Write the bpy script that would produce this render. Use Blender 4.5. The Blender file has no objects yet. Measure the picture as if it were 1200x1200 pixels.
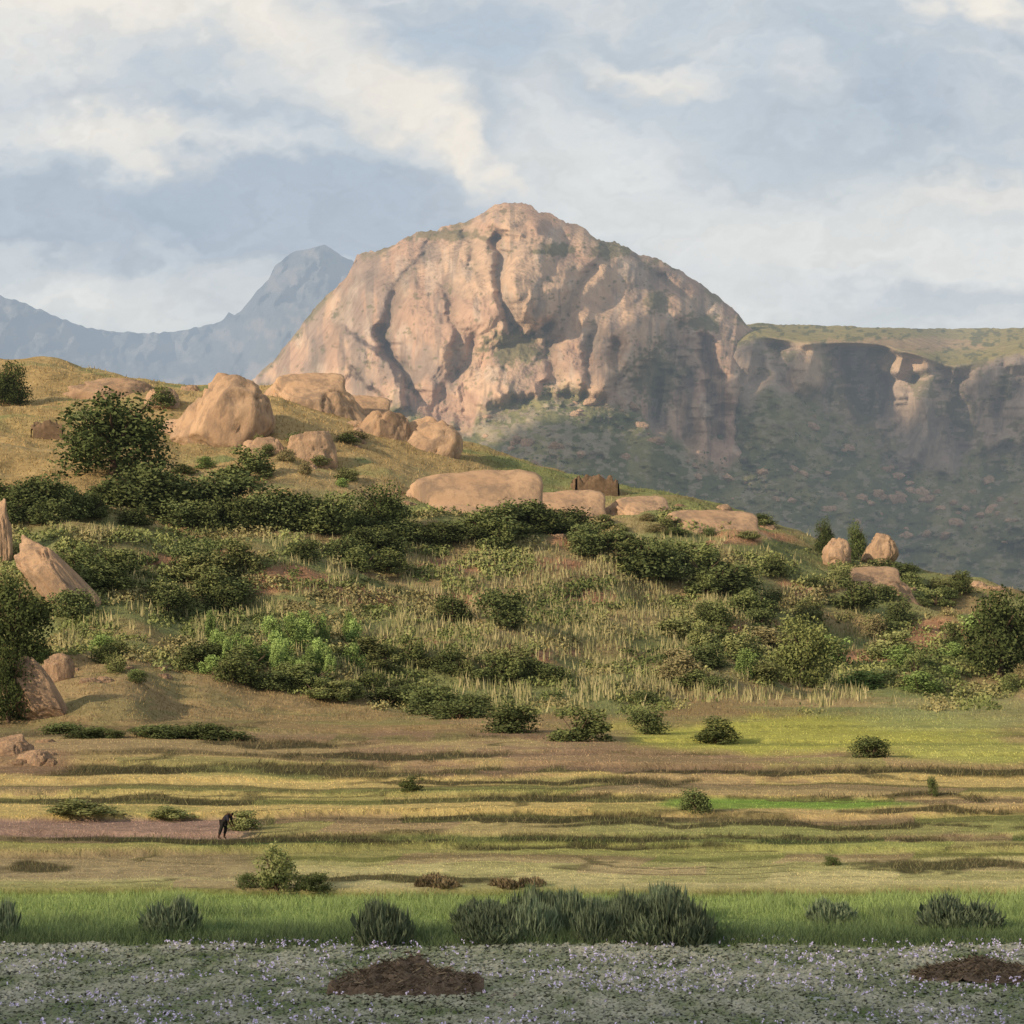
import bpy, bmesh, math, random
import numpy as np
from mathutils import Vector
random.seed(5); rng=np.random.default_rng(11)
S=bpy.context.scene; C=S.collection
F=2823.0; CAMZ=10.0; HR=750.0
SUN_EL=math.radians(22);SUN_AZ=math.radians(-126)
SD=np.array([math.sin(SUN_AZ)*math.cos(SUN_EL),math.cos(SUN_AZ)*math.cos(SUN_EL),math.sin(SUN_EL)])
# ------------------------------------------------------------ noise
def hsh(a,b,c):
    n=(a*73856093 ^ b*19349663 ^ c*83492791)&0x7fffffff
    n=((n^(n>>13))*1274126177)&0x7fffffff
    n=((n^(n>>11))*668265263)&0x7fffffff
    n=n^(n>>15)
    return (n&0xffff)/32767.5-1
def vn(x,y,z=0.):
    x,y,z=np.broadcast_arrays(np.asarray(x,float),np.asarray(y,float),np.asarray(z,float))
    ix=np.floor(x).astype(np.int64);iy=np.floor(y).astype(np.int64);iz=np.floor(z).astype(np.int64)
    fx=x-ix;fy=y-iy;fz=z-iz
    fx=fx*fx*fx*(fx*(fx*6-15)+10);fy=fy*fy*fy*(fy*(fy*6-15)+10);fz=fz*fz*(3-2*fz)
    def pl(k):
        a=hsh(ix,iy,iz+k);b=hsh(ix+1,iy,iz+k);c=hsh(ix,iy+1,iz+k);d=hsh(ix+1,iy+1,iz+k)
        return (a+(b-a)*fx)*(1-fy)+(c+(d-c)*fx)*fy
    if np.all(fz==0): return pl(0)
    return pl(0)*(1-fz)+pl(1)*fz
def fbm(x,y,z=0.,o=4,g=.5):
    s=0;a=1;t=0
    for i in range(o):
        s=s+a*vn(np.asarray(x)*2**i+17.3*i,np.asarray(y)*2**i+9.1*i,np.asarray(z)*2**i); t+=a; a*=g
    return s/t*1.4
def ridged(x,y,z=0.,o=3):
    s=0;a=1;t=0
    for i in range(o):
        s=s+a*(1-2*np.abs(vn(x*2**i+3.7*i,y*2**i+5.1*i,z*2**i))); t+=a; a*=.5
    return s/t
def worley(x,y,s=0):
    x,y=np.broadcast_arrays(x,y);ix=np.floor(x).astype(np.int64);iy=np.floor(y).astype(np.int64);d=np.full(x.shape,9.)
    for i in (-1,0,1):
        for j in (-1,0,1):
            a=ix+i;b=iy+j;q=(a+.5+.42*hsh(a,b,a*0+s)-x)**2+(b+.5+.42*hsh(a,b,a*0+s+7)-y)**2
            d=np.minimum(d,q)
    return d
def ss(a,b,x):
    t=np.clip((x-a)/(b-a),0,1); return t*t*(3-2*t)
def lerp(a,b,t): return a+(b-a)*t
def pl(x,pts): return np.interp(x,[p[0] for p in pts],[p[1] for p in pts])
def smooth(pts,sig):
    x=np.arange(pts[0][0]-200,pts[-1][0]+200,2.);y=pl(x,pts);k=np.exp(-.5*(np.arange(-60,61)*2./sig)**2);k/=k.sum()
    y=np.convolve(np.pad(y,60,'edge'),k,'valid');return lambda q:np.interp(q,x,y)
V3=lambda *c:np.array(c)
def mixin(c,colr,f): return c*(1-f[...,None])+V3(*colr)*f[...,None]
# ------------------------------------------------------------ mesh helpers
def mesh_np(name,V,Fc,col=None,smooth=True):
    me=bpy.data.meshes.new(name); V=np.asarray(V,dtype=np.float32).reshape(-1,3); Fc=np.asarray(Fc,dtype=np.int32)
    n,k=Fc.shape
    me.vertices.add(len(V)); me.vertices.foreach_set('co',V.ravel())
    me.loops.add(n*k); me.loops.foreach_set('vertex_index',Fc.ravel())
    me.polygons.add(n); me.polygons.foreach_set('loop_start',np.arange(0,n*k,k,dtype=np.int32))
    if smooth: me.polygons.foreach_set('use_smooth',np.ones(n,dtype=bool))
    me.update(calc_edges=True)
    if col is not None:
        a=me.color_attributes.new('Col','FLOAT_COLOR','POINT')
        c=np.ones((len(V),4),dtype=np.float32); c[:,:3]=np.clip(np.asarray(col).reshape(-1,3),0.003,1); a.data.foreach_set('color',c.ravel())
    return me
def gridf(R,Cc):
    i=np.arange(R*Cc).reshape(R,Cc)
    return np.stack([i[:-1,:-1],i[:-1,1:],i[1:,1:],i[1:,:-1]],-1).reshape(-1,4)
def obj(name,me,mat=None,parent=None):
    o=bpy.data.objects.new(name,me); C.objects.link(o)
    if mat and not me.materials: me.materials.append(mat)
    if parent: o.parent=parent
    return o
def tag(o,label=None,cat=None,group=None,kind=None):
    if label:o['label']=label
    if cat:o['category']=cat
    if group:o['group']=group
    if kind:o['kind']=kind
    return o
def empty(name,loc,rz=0,sc=(1,1,1)):
    o=bpy.data.objects.new(name,None); C.objects.link(o); o.location=loc; o.rotation_euler=(0,0,rz); o.scale=sc; o.empty_display_size=.3
    return o
# ------------------------------------------------------------ materials
def nt(name):
    m=bpy.data.materials.new(name); m.use_nodes=True; t=m.node_tree; t.nodes.clear(); return m,t
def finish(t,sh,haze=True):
    """painted aerial haze, an emission that grows with world distance along the valley, then output"""
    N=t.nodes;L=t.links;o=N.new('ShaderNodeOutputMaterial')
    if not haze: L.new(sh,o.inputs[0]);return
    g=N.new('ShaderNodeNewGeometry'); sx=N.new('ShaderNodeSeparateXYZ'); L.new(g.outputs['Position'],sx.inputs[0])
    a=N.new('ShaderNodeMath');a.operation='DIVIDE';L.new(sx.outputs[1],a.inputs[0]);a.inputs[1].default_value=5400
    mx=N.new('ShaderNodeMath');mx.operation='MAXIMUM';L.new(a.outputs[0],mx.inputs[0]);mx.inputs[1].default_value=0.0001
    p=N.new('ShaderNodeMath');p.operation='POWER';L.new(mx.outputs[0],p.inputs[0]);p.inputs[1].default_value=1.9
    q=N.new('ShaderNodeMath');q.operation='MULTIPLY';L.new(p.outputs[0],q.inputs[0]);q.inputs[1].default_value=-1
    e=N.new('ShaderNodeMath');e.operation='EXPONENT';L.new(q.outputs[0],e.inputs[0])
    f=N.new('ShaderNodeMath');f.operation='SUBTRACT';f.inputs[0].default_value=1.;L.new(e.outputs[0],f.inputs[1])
    em=N.new('ShaderNodeEmission');em.inputs[0].default_value=(.385,.455,.53,1);em.inputs[1].default_value=.95  # bluish emission painted in as haze, stronger with distance
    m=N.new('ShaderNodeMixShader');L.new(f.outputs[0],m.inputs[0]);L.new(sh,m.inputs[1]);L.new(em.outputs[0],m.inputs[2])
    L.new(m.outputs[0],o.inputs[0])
def noise(t,vec,scale,detail=4,rough=.6):
    n=t.nodes.new('ShaderNodeTexNoise'); n.inputs['Scale'].default_value=scale;n.inputs['Detail'].default_value=detail;n.inputs['Roughness'].default_value=rough
    if vec is not None:t.links.new(vec,n.inputs['Vector'])
    return n.outputs['Fac']
def mrange(t,v,a,b,c,d):
    n=t.nodes.new('ShaderNodeMapRange');t.links.new(v,n.inputs[0])
    for i,x in enumerate((a,b,c,d)):n.inputs[i+1].default_value=x
    return n.outputs[0]
def mulc(t,col,fac):
    n=t.nodes.new('ShaderNodeVectorMath');n.operation='SCALE';t.links.new(col,n.inputs[0]);t.links.new(fac,n.inputs['Scale']);return n.outputs[0]
def mixc(t,f,a,b,mode='MIX'):
    n=t.nodes.new('ShaderNodeMix');n.data_type='RGBA';n.blend_type=mode
    if isinstance(f,float): n.inputs[0].default_value=f
    else:t.links.new(f,n.inputs[0])
    for k,v in ((6,a),(7,b)):
        if isinstance(v,tuple): n.inputs[k].default_value=(*v,1)
        else:t.links.new(v,n.inputs[k])
    return n.outputs[2]
def pos(t,world=True,scale=None):
    if world: o=t.nodes.new('ShaderNodeNewGeometry').outputs['Position']
    else: o=t.nodes.new('ShaderNodeTexCoord').outputs['Object']
    if scale:
        m=t.nodes.new('ShaderNodeMapping');m.inputs['Scale'].default_value=scale;t.links.new(o,m.inputs[0]);return m.outputs[0]
    return o
def attr(t):
    a=t.nodes.new('ShaderNodeAttribute');a.attribute_name='Col';return a.outputs['Color']
def bsdf(t,col,bump=None,bs=1.,bd=1.,rough=None):
    b=t.nodes.new('ShaderNodeBsdfPrincipled' if rough else 'ShaderNodeBsdfDiffuse')
    if isinstance(col,tuple): b.inputs[0].default_value=(*col,1)
    else:t.links.new(col,b.inputs[0])
    if rough: b.inputs['Roughness'].default_value=rough
    if bump is not None:
        n=t.nodes.new('ShaderNodeBump');n.inputs['Strength'].default_value=bs;n.inputs['Distance'].default_value=bd;t.links.new(bump,n.inputs['Height']);t.links.new(n.outputs[0],b.inputs['Normal'])
    return b.outputs[0]
def mat_ground():
    m,t=nt('ground_soil_and_grass');p=pos(t)
    nf=noise(t,p,.9,6,.7)
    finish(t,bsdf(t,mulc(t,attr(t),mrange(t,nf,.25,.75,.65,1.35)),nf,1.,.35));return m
def mat_massif():
    m,t=nt('granite_and_scrub')
    h=noise(t,pos(t,True,(1,1,.6)),.05,8,.64)
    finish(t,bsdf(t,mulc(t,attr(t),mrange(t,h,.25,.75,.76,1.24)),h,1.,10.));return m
def mat_boulder(name,c1,c2,c3):
    m,t=nt(name);p=pos(t,False)
    oi=t.nodes.new('ShaderNodeObjectInfo')
    w=noise(t,p,1.4,5,.6); c=mixc(t,mrange(t,w,.35,.65,0,1),c1,c2)
    st=noise(t,pos(t,False,(2.4,2.4,.7)),1.6,6,.75)
    c=mixc(t,mrange(t,st,.46,.62,0,.85),c,c3)
    c=mulc(t,c,mrange(t,oi.outputs['Random'],0,1,.85,1.12))
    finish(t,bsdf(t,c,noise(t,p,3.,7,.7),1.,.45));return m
def mat_leaf(name,tint):
    m,t=nt(name);oi=t.nodes.new('ShaderNodeObjectInfo')
    c=mixc(t,1.,attr(t),tint,'MULTIPLY')
    c=mulc(t,c,mrange(t,oi.outputs['Random'],0,1,.7,1.4))
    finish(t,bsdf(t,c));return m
def mat_plain(name,col,sc=8.,lo=.65,hi=1.35):
    m,t=nt(name);p=pos(t,False)
    base=t.nodes.new('ShaderNodeRGB');base.outputs[0].default_value=(*col,1)
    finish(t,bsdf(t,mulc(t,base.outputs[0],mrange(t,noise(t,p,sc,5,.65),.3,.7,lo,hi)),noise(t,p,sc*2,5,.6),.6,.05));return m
M_ground=mat_ground();M_massif=mat_massif();M_boulder=mat_boulder('weathered_granite',(.40,.265,.17),(.51,.35,.225),(.23,.17,.125));M_fallen=mat_boulder('dull_granite',(.32,.26,.20),(.40,.32,.25),(.18,.15,.12))  # fallen boulders get a duller, less pink granite
M_leaf=mat_leaf('shrub_leaves',(1.,1.,1.));M_leafd=mat_leaf('dark_tree_leaves',(.85,.88,.8));M_grass=mat_leaf('grass_blades',(1,1,1))
M_bark=mat_plain('bark',(.12,.085,.06));M_straw=mat_plain('rotting_straw',(.17,.13,.10))
M_stone=mat_plain('stacked_stone',(.16,.11,.07),1.2,.6,1.4)
# ------------------------------------------------------------ terrain
RID=[(-900,470),(-300,430),(0,420),(60,424),(130,436),(230,450),(330,452),(430,480),(530,516),(600,535),(690,562),(770,572),(850,592),(920,622),(1000,650),(1090,672),(1200,690),(1500,705),(2200,715)]
DR=[(-900,620),(0,590),(300,560),(600,520),(900,480),(1200,450),(2200,430)]
STEP=[];z=0
for r in (1047,1003,984,962,938,920,903,890,872,858):
    STEP.append((F*(CAMZ-z)/(r-HR),.25)); z+=.25
DBP=[(-900,180),(0,190),(200,200),(330,214),(450,236),(600,262),(760,276),(1000,310),(1200,320),(2200,330)]
def H(px,d):
    x=(px-600)/F*d
    wob=fbm(x/22.,d/300.,3.,2)
    zb=0*px
    for i,(ds,hh) in enumerate(STEP):
        w=wob*(1.1+ds*.018)*(1 if i%2 else -1)+vn(x/7.,i*3.3)*.5*(ds/120)
        hv=hh*(1+.7*vn(x/16.,i*5.7+3))
        zb=zb+hv*ss(ds-.15+w,ds+.15+w,d)
    zb=zb+fbm(x/3.,d/3.,0,3)*.03+fbm(x/20.,d/14.,7,2)*.08
    zb=zb-.9*ss(82.5,78.,d+fbm(x/22.,d/300.,3.,2)*.7)
    dr=pl(px,DR); zr=CAMZ+(HR-pl(px,RID))*dr/F
    db=pl(px,DBP)+14*vn(px/120.,4.4)+6*vn(px/40.,9.4)
    t=(d-db)/(dr-db); tc=np.clip(t,0,1)
    s=.6*tc**1.25+.4*np.sin(tc*math.pi/2)**1.6
    bell=ss(0,.12,t)*ss(1.35,.85,t)
    n=fbm(x/55.,d/55.,1,3)*4.2*bell*ss(1.02,.7,t)+fbm(x/11.,d/11.,2,4)*1.3*ss(0,.05,t)*ss(2.,1.,t)
    hill=zb+(zr-zb)*s+n
    back=ss(1.,1.+420/(dr-db),t)
    return hill*(1-back)+back*(-4)
TPX=np.arange(-120,1325,5.); TD=np.exp(np.linspace(math.log(50),math.log(640),1500))
gp,gd=np.meshgrid(TPX,TD,indexing='ij'); TR=HR-(H(gp,gd)-CAMZ)*F/gd; TRm=np.minimum.accumulate(TR,axis=1)
def dist_at(px,row):
    px=np.atleast_1d(np.asarray(px,float));row=np.atleast_1d(np.asarray(row,float))
    i=np.clip(np.round((px-TPX[0])/5).astype(int),0,len(TPX)-1); out=np.zeros(len(px))
    for k in np.unique(i):
        m=i==k; out[m]=np.interp(-row[m],-TRm[k],TD)
    return out
def gpt(px,row):
    d=dist_at(px,row);px=np.atleast_1d(px)
    return np.stack([(px-600)/F*d,d,H(px,d)],-1)
def blob(px,row,cx,cy,rx,ry,n=0.):
    return ss(1.15,.6,np.sqrt(((px-cx)/rx)**2+((row-cy)/ry)**2)+n)
VEG=[(-100,772),(120,765),(200,782),(330,806),(450,830),(560,840),(700,838),(850,826),(1000,838),(1100,830),(1200,826),(1400,826)]
def fieldcol(px,row,x,y):
    n=fbm(px/90.,row/30.,5,3);n2=fbm(x/9.,y/9.,9,3);n3=fbm(x/40.,y/40.,12,3);n4=fbm(px/26.,row/5.,15,3)
    rr=row+6*fbm(px/200.,row/60.,2,3)+.8*n4
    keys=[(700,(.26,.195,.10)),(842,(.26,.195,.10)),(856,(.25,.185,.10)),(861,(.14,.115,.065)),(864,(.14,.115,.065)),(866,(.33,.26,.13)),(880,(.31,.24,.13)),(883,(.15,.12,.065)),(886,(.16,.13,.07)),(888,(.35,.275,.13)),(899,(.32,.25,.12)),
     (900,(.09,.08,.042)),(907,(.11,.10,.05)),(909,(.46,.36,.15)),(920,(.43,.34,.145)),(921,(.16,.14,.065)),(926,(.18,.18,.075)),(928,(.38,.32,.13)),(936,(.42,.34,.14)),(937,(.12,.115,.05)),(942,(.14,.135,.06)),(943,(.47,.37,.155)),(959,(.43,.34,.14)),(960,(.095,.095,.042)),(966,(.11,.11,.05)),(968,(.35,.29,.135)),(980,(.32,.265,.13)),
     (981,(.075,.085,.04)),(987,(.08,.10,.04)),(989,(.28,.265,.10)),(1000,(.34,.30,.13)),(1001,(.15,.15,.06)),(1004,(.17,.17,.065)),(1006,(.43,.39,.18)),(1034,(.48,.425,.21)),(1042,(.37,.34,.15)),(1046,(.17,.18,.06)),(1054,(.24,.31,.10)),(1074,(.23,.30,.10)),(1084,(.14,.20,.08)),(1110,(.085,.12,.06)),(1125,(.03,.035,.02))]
    K=[k[0] for k in keys]
    c=np.stack([np.interp(rr,K,[k[1][j] for k in keys]) for j in range(3)],-1)
    band=np.floor((rr-845)/11.);plot=hsh(np.floor(px/150.+.5*band+.15*vn(row/20.,band)).astype(np.int64),band.astype(np.int64),band.astype(np.int64)*0+5)
    fz=ss(1048,1040,row)*ss(840,850,row)
    c=mixin(c,(.22,.235,.085),.45*fz*ss(.55,.7,plot));c=mixin(c,(.31,.215,.14),.5*fz*ss(-.5,-.7,plot))
    left=ss(330,230,px+60*n)
    c=mixin(c,(.30,.205,.165),.95*left*ss(957,961,rr)*ss(983,980,rr))
    c=mixin(c,(.25,.185,.12),.7*left*ss(992,1000,rr)*ss(1034,1026,rr))
    c=mixin(c,(.25,.28,.09),.5*ss(430,640,px+90*n)*ss(986,990,rr)*ss(1002,1000,rr))
    c=mixin(c,(.17,.27,.06),.9*blob(px,row,930,942,170,7,.3*n))
    c=mixin(c,(.22,.26,.09),.5*ss(600,760,px+90*n)*ss(965,968,rr)*ss(981,979,rr))
    c=mixin(c,(.26,.175,.12),.65*blob(px,row,720,886,320,24,.5*n2+.4*n4))
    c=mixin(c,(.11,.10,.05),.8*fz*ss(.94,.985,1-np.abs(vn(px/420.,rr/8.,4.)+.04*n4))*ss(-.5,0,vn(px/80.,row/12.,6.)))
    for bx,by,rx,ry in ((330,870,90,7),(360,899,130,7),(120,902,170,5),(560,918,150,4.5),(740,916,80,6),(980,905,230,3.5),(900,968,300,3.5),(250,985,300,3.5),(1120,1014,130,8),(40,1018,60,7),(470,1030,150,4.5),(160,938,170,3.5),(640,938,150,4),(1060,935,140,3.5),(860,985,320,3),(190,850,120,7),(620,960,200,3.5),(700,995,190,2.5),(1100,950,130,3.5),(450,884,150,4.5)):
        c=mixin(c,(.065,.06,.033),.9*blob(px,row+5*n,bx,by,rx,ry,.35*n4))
    c=mixin(c,(.36,.36,.09),.92*blob(px,row,960,860,290,25,.22*n+.1*n4))
    c=mixin(c,(.33,.34,.10),.85*blob(px,row,1150,880,120,18,.3*n))
    c=mixin(c,(.14,.16,.06),.5*blob(px,row,960,872,260,2.5,.3*n4)+.4*blob(px,row,1000,852,240,2.,.3*n4))
    base=pl(px,VEG)
    hill=ss(base+10,base-10,row+10*n+4*n4)
    hc=mixin(np.ones_like(c)*V3(.31,.24,.125),(.18,.195,.085),ss(-.15,.5,n3+.45*n2+.15*ss(560,640,row)-.2))
    gold=ss(640,540,row+.15*px-30+25*n3)
    hc=mixin(hc,(.40,.29,.135),.85*gold*ss(.6,-.1,n2*.7))
    for q in ((345,682,80,18),(1085,745,65,22),(690,636,60,10),(120,785,90,18),(480,752,60,9),(860,628,60,10),(560,700,60,9),(760,560,60,8),(240,655,60,10),(860,735,50,12),(520,665,50,9),(620,765,50,8),(700,700,45,8),(1010,770,50,10),(430,700,60,10),(640,660,50,7),(960,690,50,9)):
        hc=mixin(hc,(.36,.20,.125),.85*blob(px,row,*q,.6*n2))
    c=c*(1-hill[...,None])+hc*hill[...,None]
    c=mixin(c,(.31,.235,.125),.7*blob(px,row,200,815,260,44,.4*n2)*ss(base-12,base+4,row))
    c=mixin(c,(.19,.18,.085),.5*ss(.1,.5,n2+.5*n4)*ss(base-6,base+6,row)*ss(866,856,row))
    c=mixin(c,(.27,.29,.13),.6*blob(px,row,1130,835,140,26,.3*n2))
    c=mixin(c,(.30,.20,.13),.7*blob(px,row,20,890,70,20,.3*n2))
    return c*(1+(.1+.1*hill)[...,None]*n2[...,None])
px=np.concatenate([np.linspace(-900,-60,70)[:-1],np.arange(-60,1262,2.2),np.linspace(1264,2200,80)])
d=np.concatenate([np.linspace(12,60,16)[:-1],np.exp(np.linspace(math.log(60),math.log(290),900))[:-1],np.linspace(290,640,300),np.linspace(650,1100,50),np.linspace(1150,12000,30)])
gd,gp=np.meshgrid(d,px,indexing='ij'); gz=H(gp,gd); gx=(gp-600)/F*gd
row=HR-(gz-CAMZ)*F/gd
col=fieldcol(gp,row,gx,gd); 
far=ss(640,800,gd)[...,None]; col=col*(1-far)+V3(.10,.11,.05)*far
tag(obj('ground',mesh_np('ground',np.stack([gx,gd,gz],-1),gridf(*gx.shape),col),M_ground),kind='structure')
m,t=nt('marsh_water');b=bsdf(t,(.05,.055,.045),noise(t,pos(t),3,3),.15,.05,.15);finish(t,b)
tag(obj('water',mesh_np('water',[(-400,5,-.28),(400,5,-.28),(400,86,-.28),(-400,86,-.28)],[(0,1,2,3)]),m),kind='structure')
# ------------------------------------------------------------ mountains
def groove(px,row,pts,w,dep):
    ys=[p[1] for p in pts];xs=np.interp(row,ys,[p[0] for p in pts])
    m=ss(ys[0]-12,ys[0]+6,row)*ss(ys[-1]+14,ys[-1]-8,row)
    u=(px-xs+4*vn(row/11.,px*0+w)+2*vn(row/4.,px*0+w+3))/w
    return dep*m*np.where(u<0,np.exp(-u**2),np.exp(-(u/2.6)**2))
def massif(name,px,ridge,relief,colour,nr=420,bottom=772,nback=14,backd=900):
    R=ridge(px); T=np.linspace(0,1,nr)[:,None]
    row=bottom-(bottom-R)[None,:]*(1-(1-T)**1.25)
    P=np.broadcast_to(px[None,:],row.shape)
    Y=relief(P,row)
    X=(P-600)/F*Y; Z=CAMZ+(HR-row)/F*Y
    col=colour(P,row)
    bt=np.linspace(0,1,nback)[1:,None]
    Yb=Y[-1]+backd*bt; Zb=Z[-1]*(1-bt**1.4)-20*bt; Xb=X[-1]+0*bt
    X=np.vstack([X,Xb]);Y=np.vstack([Y,Yb]);Z=np.vstack([Z,Zb]); col=np.concatenate([col,np.repeat(col[-1:],nback-1,0)])
    return tag(obj(name,mesh_np(name,np.stack([X,Y,Z],-1),gridf(*X.shape),col),M_massif),kind='structure')
DOME=[(200,560),(250,490),(300,440),(318,425),(345,392),(368,362),(388,342),(408,322),(414,308),(418,299),(436,295),(458,287),(480,277),(488,272),(510,270),(532,262),(552,258),(566,249),(575,242),(590,238),(612,236),(624,241),(630,248),(644,249),(655,257),(682,266),(700,280),(722,284),(748,297),(775,305),(802,320),(822,333),(845,350),(865,368),(880,384),(900,396),(940,420),(1000,480),(1080,560)]
def d_ridge(p): return pl(p,DOME)+1.8*vn(p/7.,3.3)+1.1*vn(p/2.6,1.3)
d_sm=smooth(DOME,16.)
DBASE=[(200,600),(420,470),(500,485),(540,500),(590,470),(640,458),(700,468),(745,475),(790,510),(830,540),(900,540),(940,500),(1080,560)]
d_bs=smooth(DBASE,22.)
def d_base(p): return d_bs(p)+9*vn(p/17.,8.)+5*vn(p/7.,2.)
def warp(p,r,sd):
    return p+22*fbm(p/70.,r/70.,sd,3),r+22*fbm(p/70.,r/70.,sd+3,3)
def bulges(p,r,sd):
    """exfoliated granite: big rounded slabs, folds and pillars"""
    a,b=warp(p,r,sd)
    y=85*np.sqrt(worley((a+.45*b)/110.,(b-.2*a)/140.,sd)+.006)
    y=y+30*np.sqrt(worley((a+.4*b)/44.,(b-.2*a)/84.,sd+20)+.01)
    y=y+9*np.sqrt(worley((a+.3*b)/18.,(b-.2*a)/38.,sd+33)+.02)
    y=y-8*fbm(a/26.,b/70.,sd+15,4)
    return y+16*fbm(p/60.,r/60.,sd+5,3)+3*fbm(p/8.,r/12.,sd+9,3)
GR=[([(578,272),(586,330),(598,390)],5,50),([(440,385),(462,420),(490,466)],5,38),([(712,286),(684,330),(650,372),(622,396)],5,20),
        ([(520,330),(535,400),(528,440)],4,14),([(792,378),(768,420),(742,462)],11,50),([(822,395),(832,440),(838,515)],6,58),([(868,440),(866,520)],5,34),([(806,400),(798,480),(806,520)],7,44),([(885,395),(905,440),(925,490)],10,45),([(402,350),(385,400),(360,440)],5,14),([(640,380),(648,430),(640,455)],6,20),([(505,282),(470,330),(446,390)],5,12),([(545,270),(556,320)],4,14),([(742,300),(800,345),(850,400)],5,18),([(722,400),(718,460)],5,26),([(770,430),(766,490)],5,30),([(690,390),(688,450)],4,18)]
def d_rel(p,r):
    B=d_bs(p);h=np.maximum(r-d_sm(p),-3)
    Y=2180+230*np.exp(-h/80.)+80*np.exp(-h/20.)
    Y=Y+np.where(r<B,.62*(B-r),-1.8*(r-B))
    q=(p-600)/300.; Y=Y+290*np.abs(q)**2.*np.where(p<600,1,.5)
    B=d_base(p);cl=ss(B+12,B-12,r); tal=1-cl
    Y=Y+bulges(p,r,1)*cl*ss(-4,30,h)+46*tal
    Y=Y-20*ridged((p+.15*r)/26.,r/170.,67,2)*cl*ss(670,730,p)*ss(370,410,r+.2*p-130)
    for pts,w,dep in GR: Y=Y+groove(p,r,pts,w,dep)*cl
    n=.25*fbm(p/22.,r/22.,66,3)
    Y=Y-30*blob(p,r,602,262,40,18)-44*blob(p,r,630,330,44,66)-30*blob(p,r,860,430,26,50)-30*blob(p,r,700,410,60,54)-45*ss(1.1,.75,np.sqrt(((p-432-(r-430)*.7)/26)**2+((r-435)/44)**2)+n)-26*blob(p,r,520,360,50,70)
    Y=Y-tal*(9*fbm(p/14.,r/8.,5,4)+22*fbm(p/60.,r/34.,5,2))
    return Y
def d_col(p,r):
    B=d_base(p);n=fbm(p/30.,r/30.,1,4);ns=fbm(p/15.,r/60.,2,4);nf=fbm(p/6.,r/5.,3,3);nm=fbm(p/70.,r/60.,4,3)
    c=np.ones(p.shape+(3,))*V3(.49,.325,.23)
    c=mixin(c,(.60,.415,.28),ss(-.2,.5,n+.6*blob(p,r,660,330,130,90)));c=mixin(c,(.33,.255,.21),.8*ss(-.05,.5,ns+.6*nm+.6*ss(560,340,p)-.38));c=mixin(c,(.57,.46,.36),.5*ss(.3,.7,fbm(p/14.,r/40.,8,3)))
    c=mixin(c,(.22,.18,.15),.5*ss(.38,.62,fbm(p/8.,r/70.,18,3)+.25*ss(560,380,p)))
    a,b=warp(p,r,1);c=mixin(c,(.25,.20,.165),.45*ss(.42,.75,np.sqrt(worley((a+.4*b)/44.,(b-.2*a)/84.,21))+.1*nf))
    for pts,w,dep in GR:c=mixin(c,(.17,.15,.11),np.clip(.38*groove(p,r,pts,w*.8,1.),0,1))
    g=.9*blob(p,r,602,408,38,22,.6*nf)+.8*blob(p,r,650,292,26,9,.6*nf)+.8*blob(p,r,822,378,24,12,.6*nf)+.7*blob(p,r,712,296,22,9,.6*nf)+.7*blob(p,r,770,352,18,14,.6*nf)+.7*blob(p,r,520,275,60,7,.6*nf)+.8*blob(p,r,895,430,22,50,.6*nf)+.8*blob(p,r,770,440,30,38,.6*nf)+.6*ss(.6,.8,nf)
    R=d_sm(p);g=g+.6*ss(12,3,r-R)*ss(0,.3,n)*(np.abs(p-600)>45)
    tal=ss(B-8,B+14,r+10*n); rocky=ss(.12,.38,fbm(p/9.,r/5.,21,4)+.5*blob(p,r,640,520,90,26)+.4*blob(p,r,590,495,50,20)-.1)
    c=mixin(c,(.14,.14,.07),np.clip(g,0,.85))
    tc=mixin(np.ones_like(c)*V3(.16,.165,.08),(.26,.24,.115),ss(-.2,.5,n));tc=mixin(tc,(.42,.34,.26),rocky*.6)
    return c*(1-tal[...,None])+tc*tal[...,None]
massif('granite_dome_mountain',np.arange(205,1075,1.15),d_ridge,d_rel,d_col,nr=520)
PL=[(780,460),(840,410),(872,381),(890,379),(940,381),(1010,383),(1100,385),(1200,385),(1500,388),(2100,400)]
def p_ridge(p): return pl(p,PL)+.7*vn(p/12.,9.)+.5*vn(p/3.,2.)
CT=[(780,460),(880,392),(930,400),(960,404),(990,402),(1030,404),(1080,416),(1110,432),(1150,424),(1200,412),(1300,418),(2100,430)]
p_top=smooth(CT,14.)
p_bs=smooth([(780,500),(900,455),(960,465),(1010,500),(1060,550),(1130,540),(1200,515),(1400,500),(2100,490)],24.)
def p_base(p): return p_bs(p)+11*vn(p/20.,18.)+5*vn(p/8.,12.)
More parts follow.
